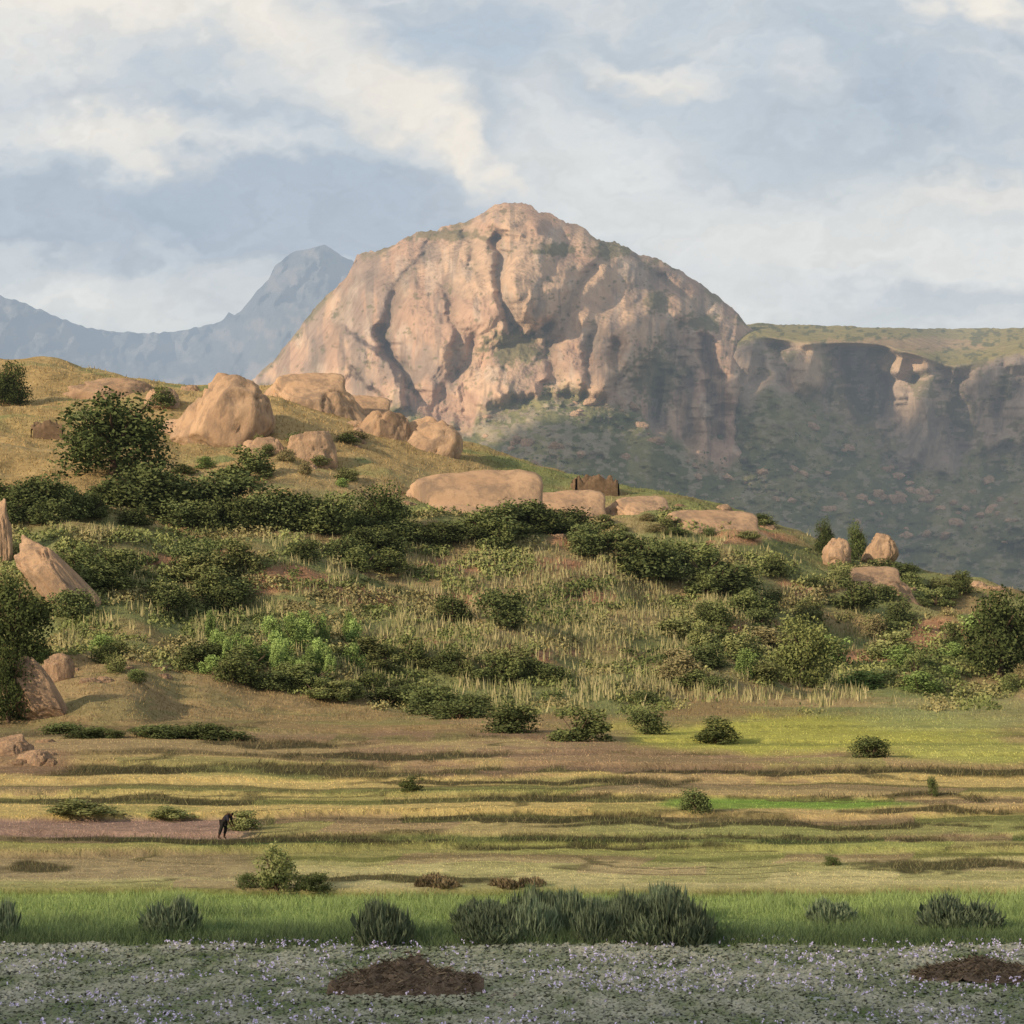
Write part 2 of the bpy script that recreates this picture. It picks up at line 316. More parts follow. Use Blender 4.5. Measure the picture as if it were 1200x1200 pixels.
def p_rel(p,r):
    tp=p_top(p);B=p_bs(p)
    u=np.maximum(tp-r,0);Y=2500+16*u*ss(-2,12,u)+np.where(r<tp,2*u,0)
    Y=Y+np.where(r<B,.7*(B-r),-1.9*(r-B))
    B=p_base(p);cl=ss(B+16,B-16,r)*ss(tp-3,tp+10,r); tal=ss(B-8,B+8,r)
    Y=Y-80*fbm(p/90.+3.1,r/240.,11,2)*ss(tp-4,tp+14,r)*ss(B+130,B-5,r)
    Y=Y+bulges(p,r,4)*.9*cl+40*ss(B-16,B+16,r)-22*ridged((p+.2*r)/34.,r/190.,68,2)*cl
    for pts,w,dep in [([(905,405),(925,460)],8,40),([(985,405),(1000,450),(1015,490)],14,80),([(1110,440),(1120,530)],8,40),([(1180,430),(1170,510)],7,34)]:
        Y=Y+groove(p,r,pts,w,dep)*cl
    Y=Y-40*blob(p,r,948,430,26,36)-44*blob(p,r,1066,500,34,60)-34*blob(p,r,1055,425,45,18)
    Y=Y-tal*(9*fbm(p/14.,r/8.,15,4)+34*fbm(p/80.,r/60.,15,2))
    return Y
def p_col(p,r):
    tp=p_top(p);B=p_base(p)+6;n=fbm(p/30.,r/30.,31,4);ns=fbm(p/15.,r/50.,32,4);nf=fbm(p/7.,r/4.,33,3)
    c=np.ones(p.shape+(3,))*V3(.41,.32,.245);c=mixin(c,(.50,.38,.28),ss(-.1,.5,n));c=mixin(c,(.25,.21,.175),.6*ss(.05,.45,ns));c=mixin(c,(.18,.175,.095),.7*ss(.15,.5,n+.6*nf))
    c=mixin(c,(.54,.39,.265),.8*(blob(p,r,948,432,26,36,.5*n)+blob(p,r,1052,422,54,16,.5*n)).clip(0,1))  # lighter tan painted where the cliffs catch the sun
    tc=mixin(np.ones_like(c)*V3(.155,.16,.085),(.25,.23,.115),ss(-.2,.5,n));tc=mixin(tc,(.38,.31,.24),.5*ss(.18,.45,fbm(p/8.,r/4.5,34,4)+.2*n))
    tal=ss(B-20,B+20,r+20*n)[...,None];c=c*(1-tal)+tc*tal
    top=ss(tp+6,tp-4,r+2*nf);tg=mixin(np.ones_like(c)*V3(.31,.265,.12),(.17,.165,.085),ss(.2,.6,nf+.4*n));tg=mixin(tg,(.46,.31,.20),.65*blob(p,r,1050,404,110,9,.4*nf))
    return c*(1-top[...,None])+tg*top[...,None]
massif('plateau_escarpment',np.concatenate([np.arange(785,1290,1.3),np.arange(1300,2100,10.)]),p_ridge,p_rel,p_col)
FARM=[(-900,350),(-300,370),(-100,330),(0,346),(30,356),(60,368),(100,384),(130,389),(190,390),(220,386),(250,380),(262,374),(268,366),(275,370),(288,358),(302,340),(315,328),(322,312),(335,300),(348,294),(362,292),(372,289),(380,286),(388,291),(397,298),(412,304),(430,322),(470,360),(520,400),(700,440),(1500,430),(2200,420)]
f_sm=smooth(FARM,10.)
def f_rel(p,r):
    return 7200-9*(r-f_sm(p))-150*ridged(p/60.+r/90.,r/80.,41,4)-80*fbm(p/18.,r/20.,42,3)+200*blob(p,r,200,400,120,40)
massif('blue_mountain_range',np.concatenate([np.arange(-900,-20,16.),np.arange(-20,560,1.8),np.arange(570,2200,20.)]),lambda p:pl(p,FARM)+1.2*vn(p/6.,7.),f_rel,
    lambda p,r:mixin(np.ones(p.shape+(3,))*V3(.20,.21,.22),(.36,.33,.31),ss(-.1,.5,fbm(p/20.,r/14.,43,4))),nr=170,backd=3000)
# ------------------------------------------------------------ sky backdrop
uu=np.concatenate([np.linspace(-2.4,-.25,90)[:-1],np.linspace(-.25,.25,760),np.linspace(.25,2.4,90)[1:]])
vv=np.concatenate([np.linspace(-.06,.06,20)[:-1],np.linspace(.06,.275,420),np.linspace(.275,1.6,60)[1:]])
VV,UU=np.meshgrid(vv,uu,indexing='ij');P=600+UU*F;R=HR-VV*F
wx=70*fbm(P/210.,R/120.,70,5,.55)+18*fbm(P/35.,R/24.,75,4,.6);wy=42*fbm(P/190.,R/110.,71,5,.55)+13*fbm(P/35.,R/24.,76,4,.6)
def cb(px_,row_,rx,ry,ang,soft=.6,wf=1.):
    a=math.radians(ang);x=P+wx*wf-px_;y=R+wy*wf-row_;X=x*math.cos(a)+y*math.sin(a);Yv=-x*math.sin(a)+y*math.cos(a)
    return ss(1.,1-soft,np.sqrt((X/rx)**2+(Yv/ry)**2))
c=np.ones(P.shape+(3,))*V3(.55,.62,.685)
c=mixin(c,(.65,.695,.72),ss(120,420,R))
fb=fbm((P+wx)/300.,(R+wy)/110.,72,6,.55)
c=mixin(c,(.78,.79,.785),.75*ss(-.25,.6,fb));c=mixin(c,(.46,.54,.63),.5*ss(.1,.7,fbm((P-wx)/280.,(R+wy)/100.,73,6,.55)))
CRM=(.95,.89,.80);WH=(.82,.82,.80);DK=(.42,.50,.60);BL=(.47,.56,.66)
for a in [(60,20,280,70,4,CRM,.85,1.),(300,15,240,70,0,CRM,.8,1.),(150,150,240,42,8,CRM,.7,1.),(420,90,220,90,25,CRM,.5,1.),(480,130,180,70,32,CRM,.85,1.),(560,185,80,42,38,CRM,.9,.8),(660,120,110,60,30,WH,.6,1.),(760,78,120,36,12,CRM,.6,1.),(1170,10,150,45,15,CRM,.9,1.),
          (900,280,440,120,0,WH,.8,1.),(1150,235,170,40,0,CRM,.45,1.),(1100,300,260,60,0,WH,.6,1.),(90,345,320,50,0,WH,.65,1.),(720,190,200,90,0,WH,.7,1.),(940,100,60,60,60,WH,.5,1.),(860,360,220,50,0,WH,.5,1.)]:
    c=mixin(c,a[5],a[6]*cb(*a[:5],a[7]))
for a in [(560,40,120,75,10,BL,.8,.7),(240,115,150,40,8,DK,.55,.9),(50,95,150,28,0,DK,.35,1.),(395,262,290,90,9,DK,.68,.34),(330,330,260,50,0,DK,.3,.9),(60,240,240,75,0,DK,.6,.5),(20,290,220,60,0,DK,.3,.9),(1050,135,260,66,6,DK,.45,.9),(960,55,150,40,0,BL,.45,.9),(700,130,130,40,20,BL,.3,1.),(1130,360,300,40,0,DK,.25,1.),(840,190,160,40,-10,BL,.3,1.)]:
    c=mixin(c,a[5],a[6]*cb(*a[:5],a[7]))
c=c*(1+.05*fbm((P+2*wx)/60.,(R+2*wy)/30.,74,4)[...,None])
m,t=nt('cloudy_sky');em=t.nodes.new('ShaderNodeEmission');t.links.new(attr(t),em.inputs[0]);em.inputs[1].default_value=.96;finish(t,em.outputs[0],False)
m.cycles.emission_sampling='NONE'
D=21000.;nn=np.sqrt(1+UU**2+VV**2);dirs=np.stack([UU/nn,1/nn,VV/nn],-1)*D+V3(0,0,CAMZ)
tag(obj('sky',mesh_np('sky',dirs,gridf(*P.shape),c),m),kind='structure')
# low cumulus banks added out of view, outlined to shade the scree and marsh
m,t=nt('shade_cumulus');finish(t,bsdf(t,(.8,.8,.8)),False);M_shade_cloud=m
def shade_cloud_bank(name,pts,alt,thick):
    P3=np.array(pts,float);P3=P3+SD*((alt-P3[:,2])/SD[2])[:,None];ctr=P3[:,:2].mean(0)
    n=len(P3);K=8;ring=np.concatenate([np.linspace(P3[i,:2],P3[(i+1)%n,:2],K,endpoint=False) for i in range(n)]);M=len(ring);V=[];Fc=[]
    rs=[1.,.93,.8,.6,.4,.2,.02];L=len(rs);jit=.05*np.array([hsh(np.int64(i),np.int64(3),np.int64(1)) for i in range(M)])
    for side in (1,-1):
        for q,rf in enumerate(rs):
            for i in range(M):
                xy=ctr+(ring[i]-ctr)*(rf+jit[i]*rf);hgt=thick*(1-rf**4)*(1+.5*float(fbm(xy[0]/90.,xy[1]/90.,3)))*(1. if side>0 else .25)
                V.append((xy[0],xy[1],alt+side*hgt))
    for s_ in (0,1):
        for q in range(L-1):
            for i in range(M):
                a=s_*L*M+q*M+i;b=s_*L*M+q*M+(i+1)%M;f=(a,b,b+M,a+M);Fc.append(f if s_==0 else f[::-1])
    return tag(obj(name,mesh_np(name,V,Fc),M_shade_cloud),kind='structure')
pts=[]
for (a,b) in ((548,530),(620,525),(690,540),(760,545),(812,575),(880,575),(905,510),(955,500),(985,450),(1010,485),(1085,480),(1120,455),(1300,445),(1330,560),(1330,720),(900,740),(540,740),(500,630)):
    A=np.array([float(a)]);Bq=np.array([float(b)]);Yv=float(d_rel(A,Bq)[0]) if a<940 else float(p_rel(A,Bq)[0]);pts.append(((a-600)/F*Yv,Yv,CAMZ+(HR-b)/F*Yv))
shade_cloud_bank('shade_cloud',pts,900.,18.)
shade_cloud_bank('shade_cloud',[(-120,18,0),(-30,10,0),(80,14,0),(120,60,0),(70,88,0),(18,84,0),(-20,88,0),(-60,84,0),(-130,70,0)],420.,8.)
# ------------------------------------------------------------ boulders
def boulder_mesh(seed,sub=5,ang=.5,planes=9):
    bm=bmesh.new();bmesh.ops.create_icosphere(bm,subdivisions=sub,radius=1.)
    v=np.array([x.co[:] for x in bm.verts]);f=np.array([[q.index for q in p.verts] for p in bm.faces]);bm.free()
    s=seed*7.7;r_=np.random.default_rng(seed+100)
    r=1+.2*fbm(v[:,0]*1.1+s,v[:,1]*1.1,v[:,2]*1.1+s,3)
    v0=v.copy();v=np.sign(v)*np.abs(v)**(1-.3*ang)*r[:,None]
    for i in range(planes):
        n=r_.normal(size=3);n/=np.linalg.norm(n);k=r_.uniform(.6,.88);e=v@n-k;v=v-np.where(e>0,e*.85,0)[:,None]*n
    q=v0;cr=np.abs(vn(q[:,0]*1.3+s,q[:,1]*1.3+2,q[:,2]*2.4+s)); v=v*(1-.11*ss(.08,.0,cr))[:,None]
    cr=np.abs(vn(q[:,0]*2.2+s,q[:,1]*2+2,q[:,2]*.8)); v=v*(1-.07*ss(.07,.0,cr))[:,None]
    v=v*(1+.08*fbm(q[:,0]*3+s,q[:,1]*3,q[:,2]*3,4))[:,None]
    v/=np.abs(v).max(0); return mesh_np('boulder',v,f)
BM=[boulder_mesh(i,5,a,n) for i,(a,n) in enumerate(((.7,7),(.6,9),(.4,8),(.9,10),(.5,8),(.7,7),(.8,11)))]
def boulder(px,base,w,h,label,group=None,k=None,tilt=0.,dep=.8,bury=.85,rz=None):
    base=max(base,float(pl(px,RID))+7)
    d=float(dist_at(px,base)[0]); s=d/F; W=w*s;Hh=h*s; D=W*dep
    y=d+D*.3; zt=CAMZ+(HR-(base-h))*y/F; c=Hh*bury
    k=random.randrange(7) if k is None else k
    o=obj('boulder',BM[k],M_boulder);o.location=((px-600)/F*y,y,zt-c);o.scale=(W/2*1.06,D/2,c);o.rotation_euler=(0,tilt,random.choice((-.3,.2,.4,0)) if rz is None else rz)
    return tag(o,label,'boulder',group)
boulder(264,524,122,90,'largest rounded granite boulder on the left shoulder of the hill',k=5,bury=.72,rz=.1,tilt=.08)
boulder(143,464,136,32,'low flat granite hump at the top of the left slope, above the big dark tree',k=4,bury=1.6,dep=.6)
boulder(356,474,150,42,'long low orange boulder on the skyline right of the largest boulder',k=3,tilt=.16,bury=1.5,rz=0,dep=.6)
boulder(414,488,120,30,'low slab between the long orange boulder and the pair on the skyline',k=3,tilt=.26,bury=1.8,rz=0,dep=.5)
boulder(362,540,66,42,'grey rounded boulder below the largest boulder, beside a shrub',k=1,bury=1.)
boulder(316,532,70,20,'low grey rock between the largest boulder and the grey rounded one',k=6,bury=1.4)
boulder(456,512,76,30,'smaller left one of two boulders on the skyline below the dome mountain',k=6,tilt=.3,rz=0,bury=1.3)
boulder(502,526,96,36,'sloping right one of two boulders on the skyline below the dome mountain',k=2,tilt=.4,rz=0,bury=1.3)
boulder(212,512,90,30,'low rock merging into the left foot of the largest boulder',k=4,bury=1.4)
boulder(540,602,290,62,'wide grey granite slab lying across the middle of the hill crest',k=3,tilt=.17,dep=.45,bury=2.2,rz=0)
boulder(650,606,180,38,'flat grey slab continuing right of the wide slab on the crest',k=3,tilt=.16,dep=.45,bury=2.2,rz=0)
boulder(825,622,200,30,'broad brown rock slab on the right part of the hill crest',k=3,tilt=.18,dep=.5,bury=2.2,rz=0)
boulder(745,600,120,22,'low brown rock on the crest just right of the stone ruin',k=3,tilt=.12,bury=2.)
boulder(1032,662,44,42,'bright orange round boulder standing on the right ridge',k=5,bury=.6)
boulder(982,664,38,34,'smaller pale orange boulder on the right ridge left of the bright round one',k=2,bury=.65)
boulder(1010,688,140,28,'flat rock shelf under the two orange boulders on the right ridge',k=3,tilt=.14,dep=.6,bury=1.8,rz=0)
boulder(0,658,30,74,'tall narrow tan boulder at the left edge of the photo',k=3)
boulder(70,712,170,52,'long grey slab leaning down to the right above the dark left edge tree',k=3,tilt=.88,rz=0,bury=.55,dep=.35)
boulder(50,842,62,78,'big brown boulder low on the left edge under the dark trees',k=6,tilt=-.45,rz=0,bury=.7)
boulder(72,798,44,40,'small reddish boulder between the two left edge trees',k=4)
boulder(262,790,44,16,'pointed rock on the dry slope at the foot of the hill',k=3,tilt=.5)
boulder(195,478,50,24,'low pale rock left of the largest boulder',k=6)
boulder(12,882,60,22,'flat reddish rock low at the left edge above the terraces',k=3,bury=1.2)
boulder(44,892,48,18,'small flat rock right of the low rock at the left edge',k=4,bury=1.2)
for i in range(50):
    q=random.choice([(60,230,778,800),(0,70,868,896),(180,470,455,560),(400,620,560,605),(560,860,575,625),(640,900,590,630),(950,1190,660,700)])
    boulder(random.uniform(q[0],q[1]),random.uniform(q[2],q[3]),random.uniform(9,34),random.uniform(3,8),'small loose granite stone lying in the hillside grass','small loose stones on the hillside',bury=1.3)
for i in range(110):
    p_=np.array([random.uniform(560,1190)]);f_=random.uniform(0,1)
    lo=float((d_base(p_) if p_[0]<930 else p_base(p_)+15)[0])+8; rw=np.array([lo+(640-lo)*f_**1.3])
    Y=float(d_rel(p_,rw)[0]) if p_[0]<1060 else 1e9
    if p_[0]>800: Y=min(Y,float(p_rel(p_,rw)[0]))
    s=random.uniform(2.5,9.)
    o=obj('boulder',BM[i%7],M_fallen);o.location=((p_[0]-600)/F*Y,Y,CAMZ+(HR-rw[0])*Y/F);o.scale=(s*1.2,s*.9,s*random.uniform(.55,.75));o.rotation_euler=(0,random.uniform(-.4,.4),random.uniform(0,6))
    tag(o,'fallen boulder strewn on the scrub slope under the mountain cliffs','boulder','fallen boulders under the mountain cliffs')
# ------------------------------------------------------------ vegetation prototypes
def perp(n):
    a=np.cross(n,rng.normal(size=n.shape));a/=np.linalg.norm(a,axis=1)[:,None]+1e-9;b=np.cross(n,a);return a,b
def leaves_mesh(name,c,n,size,col,asp=.6):
    a,b=perp(n);N=len(c);s=np.asarray(size).reshape(-1,1)
    V=np.stack([c-a*s,c-b*s*asp,c+a*s,c+b*s*asp],1)
    return mesh_np(name,V.reshape(-1,3),np.arange(4*N).reshape(N,4),np.repeat(col,4,0),False)
def crown(seed,nl=26,N=3000,size=.03,z0=.1,cols=None,loose=0.,top=.9):
    r=np.random.default_rng(seed)
    R=r.uniform(.09,.2,nl);dr=r.normal(size=(nl,3));dr[:,2]=np.abs(dr[:,2])-.15;dr/=np.linalg.norm(dr,axis=1)[:,None]
    rho=r.uniform(.15,1,nl)**.45*r.uniform(.8,1.15,nl)
    L=np.stack([dr[:,0]*rho*(.5-R*.8),dr[:,1]*rho*(.5-R*.8),z0+R*.5+np.clip(dr[:,2],0,1)**.75*np.minimum(rho,top)*(1-z0-R*1.3)],-1)
    k=r.choice(nl,N,p=R**2/np.sum(R**2));dv=r.normal(size=(N,3));dv/=np.linalg.norm(dv,axis=1)[:,None]
    rr=r.uniform(.5,1.18+loose,N)
    c=L[k]+dv*(R[k]*rr)[:,None]
    c[:,2]=np.clip(c[:,2],0,1.06)
    n=dv+.8*r.normal(size=(N,3));n/=np.linalg.norm(n,axis=1)[:,None]
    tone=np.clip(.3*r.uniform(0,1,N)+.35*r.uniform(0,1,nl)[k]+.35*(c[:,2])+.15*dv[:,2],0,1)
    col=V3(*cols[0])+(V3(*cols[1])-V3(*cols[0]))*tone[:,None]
    return leaves_mesh('crown',c,n,size*r.uniform(.6,1.4,N),col)
def tubes(name,segs,n=7):
    V=[];Fc=[]
    for (p0,p1,r0,r1) in segs:
        p0=np.array(p0,float);p1=np.array(p1,float);dd=p1-p0;dd/=np.linalg.norm(dd)
        a=np.cross(dd,(.3,.9,.1));a/=np.linalg.norm(a);b=np.cross(dd,a);i0=len(V)
        for q,rr in ((p0,r0),(p1,r1)):
            for k in range(n):
                an=2*math.pi*k/n;V.append(q+(a*math.cos(an)+b*math.sin(an))*rr)
        for k in range(n):Fc.append((i0+k,i0+(k+1)%n,i0+n+(k+1)%n,i0+n+k))
    return mesh_np(name,V,Fc)
def trunk_mesh(seed,shrub=False):
    r=random.Random(seed);sg=[]
    if shrub:
        for i in range(6):
            a=r.uniform(0,6.3);m=(math.cos(a)*.1,math.sin(a)*.1,.3);e=(math.cos(a)*.26,math.sin(a)*.26,r.uniform(.5,.7));sg+=[((0,0,-.06),m,.022,.015),(m,e,.015,.005)]
    else:
        j=(r.uniform(-.03,.03),.0,.3);sg+=[((0,0,-.08),(.01,0,.12),.05,.035),((.01,0,.12),j,.035,.028)]
        for i in range(7):
            a=i*.9+r.uniform(0,.4);m=(j[0]+math.cos(a)*.14,math.sin(a)*.14,.5+r.uniform(-.06,.1));e=(m[0]*2.1,m[1]*2.1,m[2]+r.uniform(.1,.2));sg+=[(j,m,.022,.013),(m,e,.013,.004)]
    return tubes('trunk',sg)
G1=((.065,.085,.032),(.185,.21,.08));G2=((.10,.12,.045),(.27,.28,.115));G3=((.04,.055,.023),(.11,.13,.052));G4=((.15,.135,.065),(.33,.285,.145));G5=((.052,.07,.03),(.145,.17,.065));G6=((.11,.165,.05),(.30,.40,.13))
CD=(G1,G2,G5,G2,G4,G5,G1,G6,G4)
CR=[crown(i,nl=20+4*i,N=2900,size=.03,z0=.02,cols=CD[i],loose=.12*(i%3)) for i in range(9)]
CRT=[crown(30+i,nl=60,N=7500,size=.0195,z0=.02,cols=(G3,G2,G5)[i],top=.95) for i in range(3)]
TR_=[trunk_mesh(i) for i in range(3)];SH_=[trunk_mesh(9+i,True) for i in range(3)]
for me in CR: me.materials.append(M_leaf)
for me in CRT: me.materials.append(M_leafd)
def plant(kind,px,base,w,h,label,cat=None,group=None,k=None):
    base=max(base,float(pl(px,RID))+5)
    d=float(dist_at(px,base)[0]);s=d/F;x=(px-600)/F*d;z=float(H(np.array([px]),np.array([d]))[0])
    tree=kind=='tree';k=random.randrange(3 if tree else 9) if k is None else k
    e=empty('tree' if tree else 'shrub',(x,d,z-.03*h*s),random.uniform(0,6.28),(w*s*1.08,w*s*1.08,h*s*1.04))
    obj('trunk' if tree else 'stem',(TR_ if tree else SH_)[k%3],M_bark,e)
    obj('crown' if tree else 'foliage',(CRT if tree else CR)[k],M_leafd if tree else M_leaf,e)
    return tag(e,label,cat or kind,group)
T=[(133,558,150,104,'big dark spreading tree on the left slope below the largest boulder',0),(12,474,52,60,'dark tree on the skyline at the top left edge',2),(16,774,100,104,'dark dense tree at the left edge in front of the leaning slab',0),(10,846,66,96,'dark tree low on the left edge beside the big brown boulder',0),
 (1172,792,104,108,'large dark round tree at the right edge of the hillside',0),(966,648,26,48,'slim dark tree behind the smaller pale orange boulder on the right ridge',2),(1003,655,28,52,'slim dark tree between the two orange boulders on the right ridge',2),
 (940,802,86,88,'pale green bushy tree standing alone right of the overgrown slope',1),(444,622,80,64,'tall green tree at the right end of the upper shrub belt',2)]
for p_,b_,w_,h_,l_,k_ in T: plant('tree',p_,b_,w_,h_,l_,'tree',None,k_)
U=[(603,858,76,42,'left one of two wide green shrubs at the foot of the hill',5),(676,868,78,44,'right one of two wide green shrubs at the foot of the hill',0),(758,860,50,34,'dark green shrub on the left rim of the bright green field',2),
 (842,870,66,34,'wide low shrub on the bright green field',0),(1021,888,48,30,'round dark shrub alone on the right of the bright green field',2),(325,1042,56,60,'bright leafy bush standing in the straw field near the reeds',3),(366,1042,44,24,'low bush right of the leafy bush in the straw field',5),(292,1040,34,20,'low dark bush left of the leafy bush in the straw field',2),
 (290,560,66,40,'green shrub directly below the largest boulder',0),(190,478,44,28,'small green shrub on the crest left of the largest boulder',0),(1092,932,14,26,'small upright green sapling in the tan terraces on the right',2),(976,1014,22,14,'tiny dark bush in the straw field on the right',5),
 (284,972,48,26,'green weeds on the terrace just right behind the bending person',1),(95,954,90,20,'low wide green weed patch on the left terraces',1),(200,958,60,16,'low green weed patch left of the bending person',1),(815,950,44,32,'dark green weeds left of the bright green terrace strip',5),(485,926,36,18,'dark green weeds on the middle terrace bank',0),
 (530,730,54,42,'round dark shrub left of a similar one in the middle of the slope',5),(588,732,66,50,'large round dark shrub in the middle of the slope',2),(1000,712,60,36,'green shrub on the right slope below the flat rock shelf',0),(755,826,36,20,'small dark shrub at the upper edge of the bright green field',2)]
for p_,b_,w_,h_,l_,k_ in U: plant('shrub',p_,b_,w_,h_,l_,None,None,k_)
def belt(pts,n,w,h,label,group,jy=8,ks=(0,2,5,5,6,2,0)):
    xs=np.linspace(0,1,n);P=np.array(pts,float);L=np.r_[0,np.cumsum(np.hypot(*np.diff(P,axis=0).T))];L/=L[-1]
    for q in xs:
        q=min(1,max(0,q+random.uniform(-.5,.5)/n));f=random.uniform(.6,1.25)
        plant('shrub',np.interp(q,L,P[:,0]),np.interp(q,L,P[:,1])+random.uniform(-jy,jy),random.uniform(*w)*f,random.uniform(*h)*f,label,None,group,random.choice(ks))
def area(x0,x1,y0,y1,n,w,h,label,group,slant=0,ks=None):
    for i in range(n):
        x=random.uniform(x0,x1);plant('shrub',x,random.uniform(y0,y1)+slant*(x-x0),random.uniform(*w),random.uniform(*h),label,None,group,random.choice(ks) if ks else None)
belt([(-10,604),(120,600),(250,608),(400,622)],38,(50,88),(30,52),'dark green shrub in the dense belt across the upper left slope','shrubs of the upper left belt',12)
belt([(400,626),(490,634),(550,634)],9,(44,66),(20,30),'low dark shrub in the row below the wide crest slab','low shrubs below the crest slab',4)
belt([(570,632),(640,628),(700,643),(760,666),(830,684),(880,712)],30,(48,80),(28,46),'dark shrub in the diagonal belt running down the right of the slope','shrubs of the diagonal belt',11)
area(70,300,660,722,20,(40,80),(26,44),'green shrub in the thicket right of the leaning slab','shrubs of the left thicket',0,(0,2,5,6,1))
belt([(235,782),(300,796),(420,812),(560,836)],26,(36,70),(22,38),'shrub in the thick row along the foot of the hill','shrubs along the foot of the hill',11,(0,2,5,6,1,0))
belt([(420,775),(520,782),(650,800)],12,(34,64),(20,36),'shrub in the row above the foot of the hill','shrubs above the foot of the hill',8,(0,1,3,5))
area(340,480,640,672,8,(36,64),(22,36),'shrub scattered below the right end of the upper belt','shrubs below the upper belt',0,(0,2,5))
area(880,1180,668,705,18,(22,48),(12,26),'shrub along the right ridge of the hill','shrubs along the right ridge',.03)
area(760,1060,720,812,28,(30,74),(18,42),'shrub scattered over the lower right slope','shrubs of the lower right slope')
area(1040,1200,740,815,12,(24,60),(14,32),'shrub on the slope in front of the right edge tree','shrubs by the right edge tree')
belt([(65,862),(150,862),(270,868)],12,(38,60),(12,20),'low dark shrub in the hedge at the foot of the left slope','low hedge below the left slope',3,(2,5))
area(180,430,510,570,16,(14,38),(10,20),'small shrub in the dry grass around the large boulders','small shrubs among the large boulders')
area(660,900,602,632,16,(14,40),(8,18),'small shrub growing between the crest slabs','small shrubs on the crest')
area(40,190,755,800,9,(20,40),(14,28),'small shrub on the red soil by the left boulders','small shrubs by the left boulders')
area(240,430,745,795,30,(18,36),(22,40),'bright green broad leaved plant in the patch at the left foot of the hill','bright leafy plants at the left foot of the hill',0,(7,))
# ------------------------------------------------------------ reed clumps on the bank
def reed_mesh(seed,N=2600,cols=((.13,.17,.10),(.25,.30,.18)),wd=.006,lo=.45):
    r=np.random.default_rng(seed);th=r.uniform(0,6.28,N);q=np.sqrt(r.uniform(0,1,N))
    bx=np.cos(th)*q*.46;by=np.sin(th)*q*.46
    b=np.stack([bx,by,-.05*np.ones(N)],-1);h=np.sqrt(1-.85*q**2)*r.uniform(lo,1.,N)*(1+.3*vn(bx*6+seed,by*6,seed+.0))
    tp=b+np.stack([np.cos(th)*q*.05+r.normal(size=N)*.07,np.sin(th)*q*.05+r.normal(size=N)*.07,h],-1)
    mid=b+(tp-b)*.75+np.stack([r.normal(size=N)*.03,r.normal(size=N)*.03,0*h],-1)
    w=wd*r.uniform(.6,1.8,N);a=r.uniform(0,6.28,N);u=np.stack([np.cos(a)*w,np.sin(a)*w,0*w],-1)
    V=np.stack([b-u,b+u,mid+u*1.9,tp,mid-u*1.9],1);t=r.uniform(0,1,N)[:,None];col=V3(*cols[0])*(1-t)+V3(*cols[1])*t
    return mesh_np('blades',V.reshape(-1,3),np.arange(5*N).reshape(N,5),np.repeat(col,5,0),False)
RM=[reed_mesh(i) for i in range(4)];RD=[reed_mesh(7+i,500,((.14,.11,.06),(.28,.22,.13)),.01,.2) for i in range(2)]
def reed(px,base,w,h,label,group=None,pool=RM,nm='reed_clump'):
    d=float(dist_at(px,base)[0]);s=d/F;z=float(H(np.array([px]),np.array([d]))[0])
    e=empty(nm,((px-600)/F*d,d,z),random.uniform(0,6),(w*s,w*s,h*s));obj('blades',random.choice(pool),M_grass,e);tag(e,label,'reeds' if pool is RM else 'grass clump',group)
reed(450,1104,62,58,'grey green reed clump standing alone on the water edge above the straw heap')
reed(200,1092,64,44,'reed clump on the left part of the green bank')
reed(795,1104,76,62,'tall reed clump closing the right end of the bank thicket')
reed(975,1080,54,30,'small reed clump in the green strip right of the thicket')
reed(1125,1088,90,42,'wide reed clump near the right edge of the bank')
reed(2,1098,36,50,'reed clump at the left edge of the bank')
for i in range(22): reed(565+10*i+random.uniform(-14,14),1094+random.uniform(-14,10),random.uniform(36,84),random.uniform(22,58),'reed clump in the dense thicket on the middle of the water edge','reeds of the bank thicket')
for i in range(9): reed(random.uniform(400,640),1038+random.uniform(-5,3),random.uniform(16,44),random.uniform(8,16),'dry brownish grass clump along the rear edge of the green strip','dry clumps behind the green strip',RD,'grass_clump')
# ------------------------------------------------------------ ground cover (uncountable)
def blades(name,P,h,w,col,lean=.25,kl=None):
    N=len(P);a=rng.uniform(0,6.28,N);u=np.stack([np.cos(a),np.sin(a)*.6,0*a],-1)*np.asarray(w).reshape(-1,1)
    tip=P+np.stack([rng.normal(size=N)*lean*h,rng.normal(size=N)*lean*h,h],-1);P=P-V3(0,0,.04)
    V=np.stack([P-u,P+u,tip],1)
    o=obj(name,mesh_np(name,V.reshape(-1,3),np.arange(3*N).reshape(N,3),np.repeat(np.clip(col,0.01,1),3,0),False),M_grass)
    tag(o,kl[0],kl[1],kind='stuff')
def scatter(N,x0,x1,r0,r1):
    p=rng.uniform(x0,x1,N);r=rng.uniform(r0,r1,N);return p,r,gpt(p,r)
p,r,P=scatter(85000,-40,1240,832,1108)
c=fieldcol(p,r,P[:,0],P[:,1]);dark=ss(.14,.08,c.mean(1));c=c*rng.uniform(.85,1.3,len(p))[:,None]
h=rng.uniform(.02,.08,len(p))*(1+1.8*(r>1048))*(1+3.5*dark)*np.clip(P[:,1]/110,.8,1.4)
blades('field_crops',P,h,.02*P[:,1]/90,c,.6,('straw and green rice and grass blades covering the terraces','grass'))
p,r,P=scatter(42000,-40,1240,1050,1112)
mm=vn(p/70.,r/9.)+.5*vn(p/24.,r/6.)
c=lerp(V3(.11,.15,.075),V3(.30,.38,.14),np.clip(rng.uniform(0,1,len(p))*.4+.6*ss(1104,1060,r+16*mm)-.12*mm,0,1)[:,None])
blades('bank_grass',P,rng.uniform(.10,.40,len(p))*(1+.7*mm).clip(.3,2),.02,c,.45,('lush green grass along the water edge','grass'))
p,r,P=scatter(90000,-40,1240,425,845)
